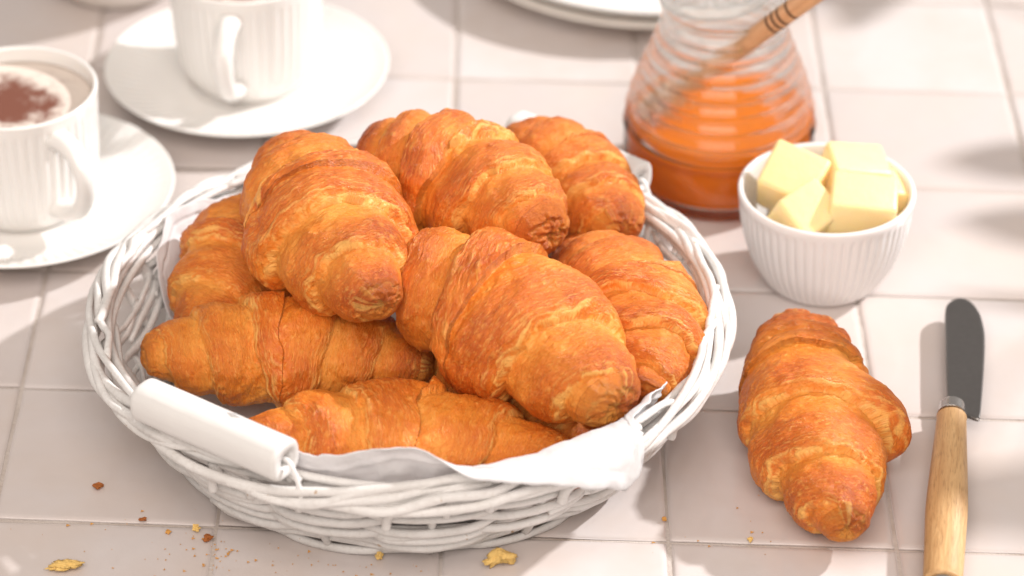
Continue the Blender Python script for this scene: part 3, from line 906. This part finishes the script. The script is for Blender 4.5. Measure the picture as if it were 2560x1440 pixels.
# dipper
dip = empty('honey_dipper', (0, 0, 0))
tag(dip, 'wooden honey dipper leaning in the jar, dark rings round its stick', 'dipper')
d0 = np.array([7.5, 10.1, 4.45]); d1 = np.array([18.84, 4.29, 17.82])
dv = Vector(d1 - d0); dl = dv.length
mtx = Matrix.Translation(Vector(d0) * S) @ dv.to_track_quat('Z', 'Y').to_matrix().to_4x4()
def dpart(name, prof, mat):
    V, F = lathe(prof, 28)
    o = mesh_obj(name, V, F, mat, matrix=mtx)
    o.parent = dip
dpart('stick', smooth_profile([(0.01, -0.7), (0.4, -0.6), (0.5, 2.5), (0.5, 6), (0.5, dl), (0.01, dl + 0.1)], 4).tolist(), M['dipwood'])
for k in range(5):
    z = -0.6 + 0.45 * k
    dpart('head_disc', [(0.35, z - 0.14), (0.72, z - 0.12), (0.78, z), (0.72, z + 0.12), (0.35, z + 0.14)], M['dipwood'])
for z in (8.75, 9.15, 9.55, 10.2):
    dpart('burnt_ring', [(0.48, z - 0.10), (0.52, z - 0.08), (0.52, z + 0.08), (0.48, z + 0.10)], M['groove'])
# glass lid pushed back on the neck, the dipper comes out before it
lo = smooth_profile([(0.01, 0.6), (1.9, 0.45), (2.5, 0.1), (2.75, 0.0), (2.85, 0.15), (2.75, 0.5), (2.45, 1.3), (1.7, 2.2), (0.75, 2.7), (0.55, 3.0), (0.95, 3.5), (0.9, 4.0), (0.01, 4.2)], 6)
V, F = lathe(lo.tolist(), 120, lambda th, r, z, k: r + (0.10 * np.sin(th * 14) * math.sin(z * 5.0) * min(1, r / 2) if 0.5 < z < 2.4 and k > 24 else 0 * th))
lid = mesh_obj('jar_lid', V, F, M['glass'], loc=(HJ[0] - 0.45, HJ[1] + 0.35, 10.42), rot=(R_(-3), R_(-4), 0))
tag(lid, 'knobbed clear glass lid on the honey jar, cut off by the top of the picture', 'lid')

# ------------------------------------------------------------------ butter knife
kn = empty('butter_knife', (20.2, -12.1, 0), 0)
tag(kn, 'butter knife with steel blade coloured as a dark reflection and light wooden handle, lying on the tiles', 'knife')
kang = math.atan2(-23.3 + 12.6, 18.54 - 20.1)          # direction of the handle
hx = Vector((math.cos(kang), math.sin(kang), 0))
hm = Matrix.Translation(Vector((20.17, -12.25, 1.08)) * S) @ Matrix.Rotation(kang - math.pi / 2, 4, 'Z')   # local +Y along the handle
def kmesh(name, V, F, mat, m=hm, smooth=True):
    o = mesh_obj(name, V, F, mat, smooth=smooth)
    o.parent = kn
    o.matrix_parent_inverse = Matrix.Translation(kn.location).inverted()
    o.matrix_basis = m
    return o
pr = smooth_profile([(0.02, 0.0), (0.60, 0.02), (0.64, 0.3), (0.70, 2.0), (0.80, 4.5), (0.87, 7.0), (0.84, 9.0), (0.80, 11.7), (0.79, 12.3), (0.02, 12.3)], 6)
V, F = lathe(pr.tolist(), 40); F = F[:, ::-1]; V = np.array(V)[:, [0, 2, 1]]; V[:, 2] *= 0.92; V[:, 0] *= 1.07
kmesh('handle', V, F, M['oak'])
V, F = lathe([(0.02, 12.31), (0.70, 12.31), (0.74, 12.4), (0.74, 12.85), (0.6, 12.95), (0.02, 12.96)], 40); F = F[:, ::-1]; V = np.array(V)[:, [0, 2, 1]]; V[:, 2] *= 0.92
kmesh('end_cap', V, F, M['steel'])
V, F = lathe(smooth_profile([(0.02, -0.85), (0.50, -0.84), (0.60, -0.8), (0.63, -0.7), (0.64, -0.1), (0.65, -0.02), (0.02, -0.01)], 4).tolist(), 40); F = F[:, ::-1]; V = np.array(V)[:, [0, 2, 1]]
kmesh('ferrule', V, F, M['steel'])
# blade outline in table coordinates (cm), heel to tip
out = [(20.1, -11.5), (20.24, -9.53), (20.42, -7.59), (20.63, -5.6), (20.78, -4.0), (20.95, -3.0), (21.35, -2.5), (21.8, -2.32), (22.25, -2.7), (22.54, -3.7), (22.56, -5.27), (22.36, -6.93), (22.06, -8.89), (21.74, -10.81), (21.47, -12.35), (21.27, -12.32), (20.75, -11.9)]
def chaikin(p, it=2):
    for _ in range(it):
        q = []
        for a, b2 in zip(p, p[1:] + p[:1]):
            a, b2 = np.array(a), np.array(b2); q += [tuple(0.8 * a + 0.2 * b2), tuple(0.2 * a + 0.8 * b2)]
        p = q
    return p
out = chaikin(out); n = len(out); cxy = np.mean(out, 0)
V = []
for zz, sc in ((0.86, 0.985), (0.90, 1.0), (0.97, 1.0), (1.03, 0.97), (1.05, 0.90)):
    V += [(cxy[0] + (p[0] - cxy[0]) * sc, cxy[1] + (p[1] - cxy[1]) * (1 - (1 - sc) * 0.35), zz) for p in out]
F = grid_faces(5, n).tolist() + [list(range(n))[::-1], list(range(4 * n, 5 * n))]
me_o = mesh_obj('blade', V, F, M['blade'], smooth=False)
me_o.parent = kn
me_o.matrix_parent_inverse = Matrix.Translation(kn.location).inverted()

# ================================================================== CRUMBS
rc = random.Random(8)
def crumb(x, y, size, mat, seed, label, flat=0.6, elong=1.0, rz=0.0, lobes=1, z0=0.0, name='crumb'):
    bm = bmesh.new()
    bmesh.ops.create_icosphere(bm, subdivisions=4 if size > 0.3 else 2, radius=1)
    V = np.array([tuple(v.co) for v in bm.verts]); bm.verts.index_update()
    F = [[v.index for v in f.verts] for f in bm.faces]; bm.free()
    d = 1 + (0.45 if size > 0.3 else 0.8) * fbm(V * 1.3 + seed * 3.1, 3) + 0.25 * fbm(V * 5 + seed, 3)
    V = V * d[:, None] * [size * elong, size, size * flat]
    if lobes > 1:
        V[:, 2] += 0.25 * size * np.cos(V[:, 0] / size * 2.2); V[:, 1] *= 0.75 + 0.35 * np.sign(V[:, 0]) * 0.6
    V[:, 2] -= V[:, 2].min()
    o = mesh_obj(name, V, F, mat, loc=(x, y, z0), rot=(0, 0, rz), smooth=size > 0.3)
    tag(o, label, 'crumb', 'crumbs on the tiles')
    return o
cb = [(-0.55, -21.7, 0.42, 'crumbpale', 0.75, 1.6, 0.35, 2, 'largest pale crumb of pastry in front of the basket'),
      (-19.45, -22.0, 0.31, 'crumbpale', 0.55, 2.3, 0.12, 1, 'long flat flake of crust near the bottom left corner'),
      (-18.65, -16.2, 0.19, 'crumbdark', 0.6, 1.3, 0.1, 1, 'lone dark crumb left of the basket on a tile'),
      (-13.95, -19.35, 0.17, 'crumbpale', 0.9, 1.0, 0.4, 1, 'pale crumb just left of the joint below the grip'),
      (-13.38, -20.0, 0.17, 'crumbdark', 0.7, 1.2, 0.8, 1, 'dark crumb beside the joint below the grip'),
      (-5.8, -21.4, 0.17, 'crumbpale', 1.1, 0.9, 0.2, 1, 'upright pale crumb in front of the basket'),
      (-16.4, -18.6, 0.12, 'crumbdark', 0.5, 1.5, 0.0, 1, 'dark crumb on the joint left of the basket'),
      (-15.2, -19.5, 0.10, 'crumb', 0.6, 1.2, 0.5, 1, 'small toasted crumb below the lone dark one'),
      (10.5, -20.0, 0.13, 'crumbpale', 0.8, 1.0, 0.2, 1, 'pale crumb on the joint left of the single croissant'),
      (6.75, -18.6, 0.10, 'crumb', 0.8, 1.0, 0.2, 1, 'toasted crumb in the joint right of the basket')]
for k, (x, y, sz, mt_, fl_, el_, rz_, lb, lab) in enumerate(cb):
    crumb(x, y, sz, M[mt_], k + 1, lab, fl_, el_, rz_, lb)
# specks too small to pick apart
V, F = [], []
spots = [(-13.2, -20.6, 1.6, 1.3, 26), (-9.5, -21.6, 2.6, 0.9, 26), (-18.0, -19.2, 3.5, 1.8, 12), (-6.0, -22.2, 2.6, 0.6, 12), (8.5, -20.2, 3.0, 1.0, 8), (-12.9, -21.5, 0.4, 1.2, 12), (13.5, -23.0, 3.2, 0.5, 12), (10.6, -17.5, 0.9, 2.5, 8), (-16.0, -21.5, 3.0, 1.2, 16)]
for (cx, cyy, ax_, ay_, n) in spots:
    for _ in range(n):
        x, y = rc.gauss(cx, ax_ * 0.6), rc.gauss(cyy, ay_ * 0.6); sz = rc.choice((0.022, 0.03, 0.04, 0.05, 0.07, 0.10))
        b0 = len(V)
        for (a, b2, c) in ((1, 0, 0), (-.5, .87, 0), (-.5, -.87, 0), (0.1, 0, 1), (0, 0.05, -.3)):
            V.append((x + a * sz * rc.uniform(.6, 1.4), y + b2 * sz * rc.uniform(.6, 1.3), 0.02 + (c + .3) * min(sz, 0.05) * 0.8))
        F += [[b0, b0 + 1, b0 + 3], [b0 + 1, b0 + 2, b0 + 3], [b0 + 2, b0, b0 + 3]]
tag(mesh_obj('crumb_dust', V, F, M['crumb'], smooth=False), 'fine golden crumb specks scattered before the basket', 'crumbs', None, 'stuff')

# ================================================================== LEAFY BRANCH standing beyond the right edge: it throws the leaf shadows seen on the tiles
leafmat = m_simple('leaf', (0.07, 0.13, 0.04), 0.5, 0, 0.25, 60, 0.3, 0.001)
barkmat = m_simple('twig', (0.16, 0.10, 0.06), 0.8, 0, 0.2, 150, 0.6, 0.001)
VX, VY = 66.0, 24.0
br_o = empty('leafy_branch', (VX, VY, 0))
tag(br_o, 'leafy green branches in a white vase beyond the right edge, seen only as shadows', 'plant')
V, F = lathe(smooth_profile([(0.01, 0.3), (3.6, 0.3), (4.0, 0.0), (4.4, 0.3), (5.6, 4), (5.2, 9), (3.0, 14), (3.2, 16), (2.9, 16), (2.7, 14), (4.8, 9), (5.2, 4), (0.01, 0.8)], 5).tolist(), 64)
mesh_obj('vase', V, F, M['porcelain'], br_o)
rl = random.Random(3)
# (where its shade falls x, y, height of the leaf, length, width, heading)
for (gx, gy, z, ln, wd, hd) in [(26.6, 12.0, 27, 9.0, 3.8, 186), (26.6, 5.6, 26, 9.0, 3.8, 178), (20.5, 30.5, 24, 9, 4.2, 250), (27.0, -1.4, 27, 15, 1.6, 180),
                                (25.0, -17.0, 32, 15, 6.0, 178), (15.0, -18.2, 33, 13, 4.6, 184), (30.0, -9.0, 30, 9, 3.5, 175), (12.5, -14.5, 34, 11, 3.4, 172),
                                (35, 20, 30, 9, 4, 150), (33, -24, 34, 11, 5, 170), (34, 2, 31, 8, 3.5, 200)]:
    px, py = gx + (key.location.x / S - gx) * z / (key.location.z / S), gy + (key.location.y / S - gy) * z / (key.location.z / S)
    n = 14; t = np.linspace(0, 1, n)
    wv = wd * 0.5 * np.sin(np.pi * t ** 0.8) ** 0.9
    x = (t - 0.5) * ln; zc = -0.06 * ln * (2 * t - 1) ** 2
    rows = [np.stack([x, wv * k, zc + 0.10 * wv * abs(k) + dz], -1) for k, dz in ((-1, 0), (-0.5, 0.02), (0, -0.03), (0.5, 0.02), (1, 0), (0.5, -0.06), (0, -0.11), (-0.5, -0.06))]
    V = np.stack(rows, 1).reshape(-1, 3)
    lf = mesh_obj('leaf', V, grid_faces(n, 8), leafmat, br_o, loc=(px - VX, py - VY, z), rot=(R_(rl.uniform(-8, 8)), R_(rl.uniform(-8, 8)), R_(hd)))
    b0 = np.array([px - VX - 0.5 * ln * math.cos(R_(hd)), py - VY - 0.5 * ln * math.sin(R_(hd)), z - 0.06 * ln])
    P = smooth_profile([(0, 0, 6), (b0[0] * 0.12, b0[1] * 0.12, 17), (b0[0] * 0.55, b0[1] * 0.55, 17 + (b0[2] - 17) * 0.9), tuple(b0)], 8)
    mesh_obj('twig', *tube(P, np.linspace(0.28, 0.10, len(P)), 6), barkmat, br_o)
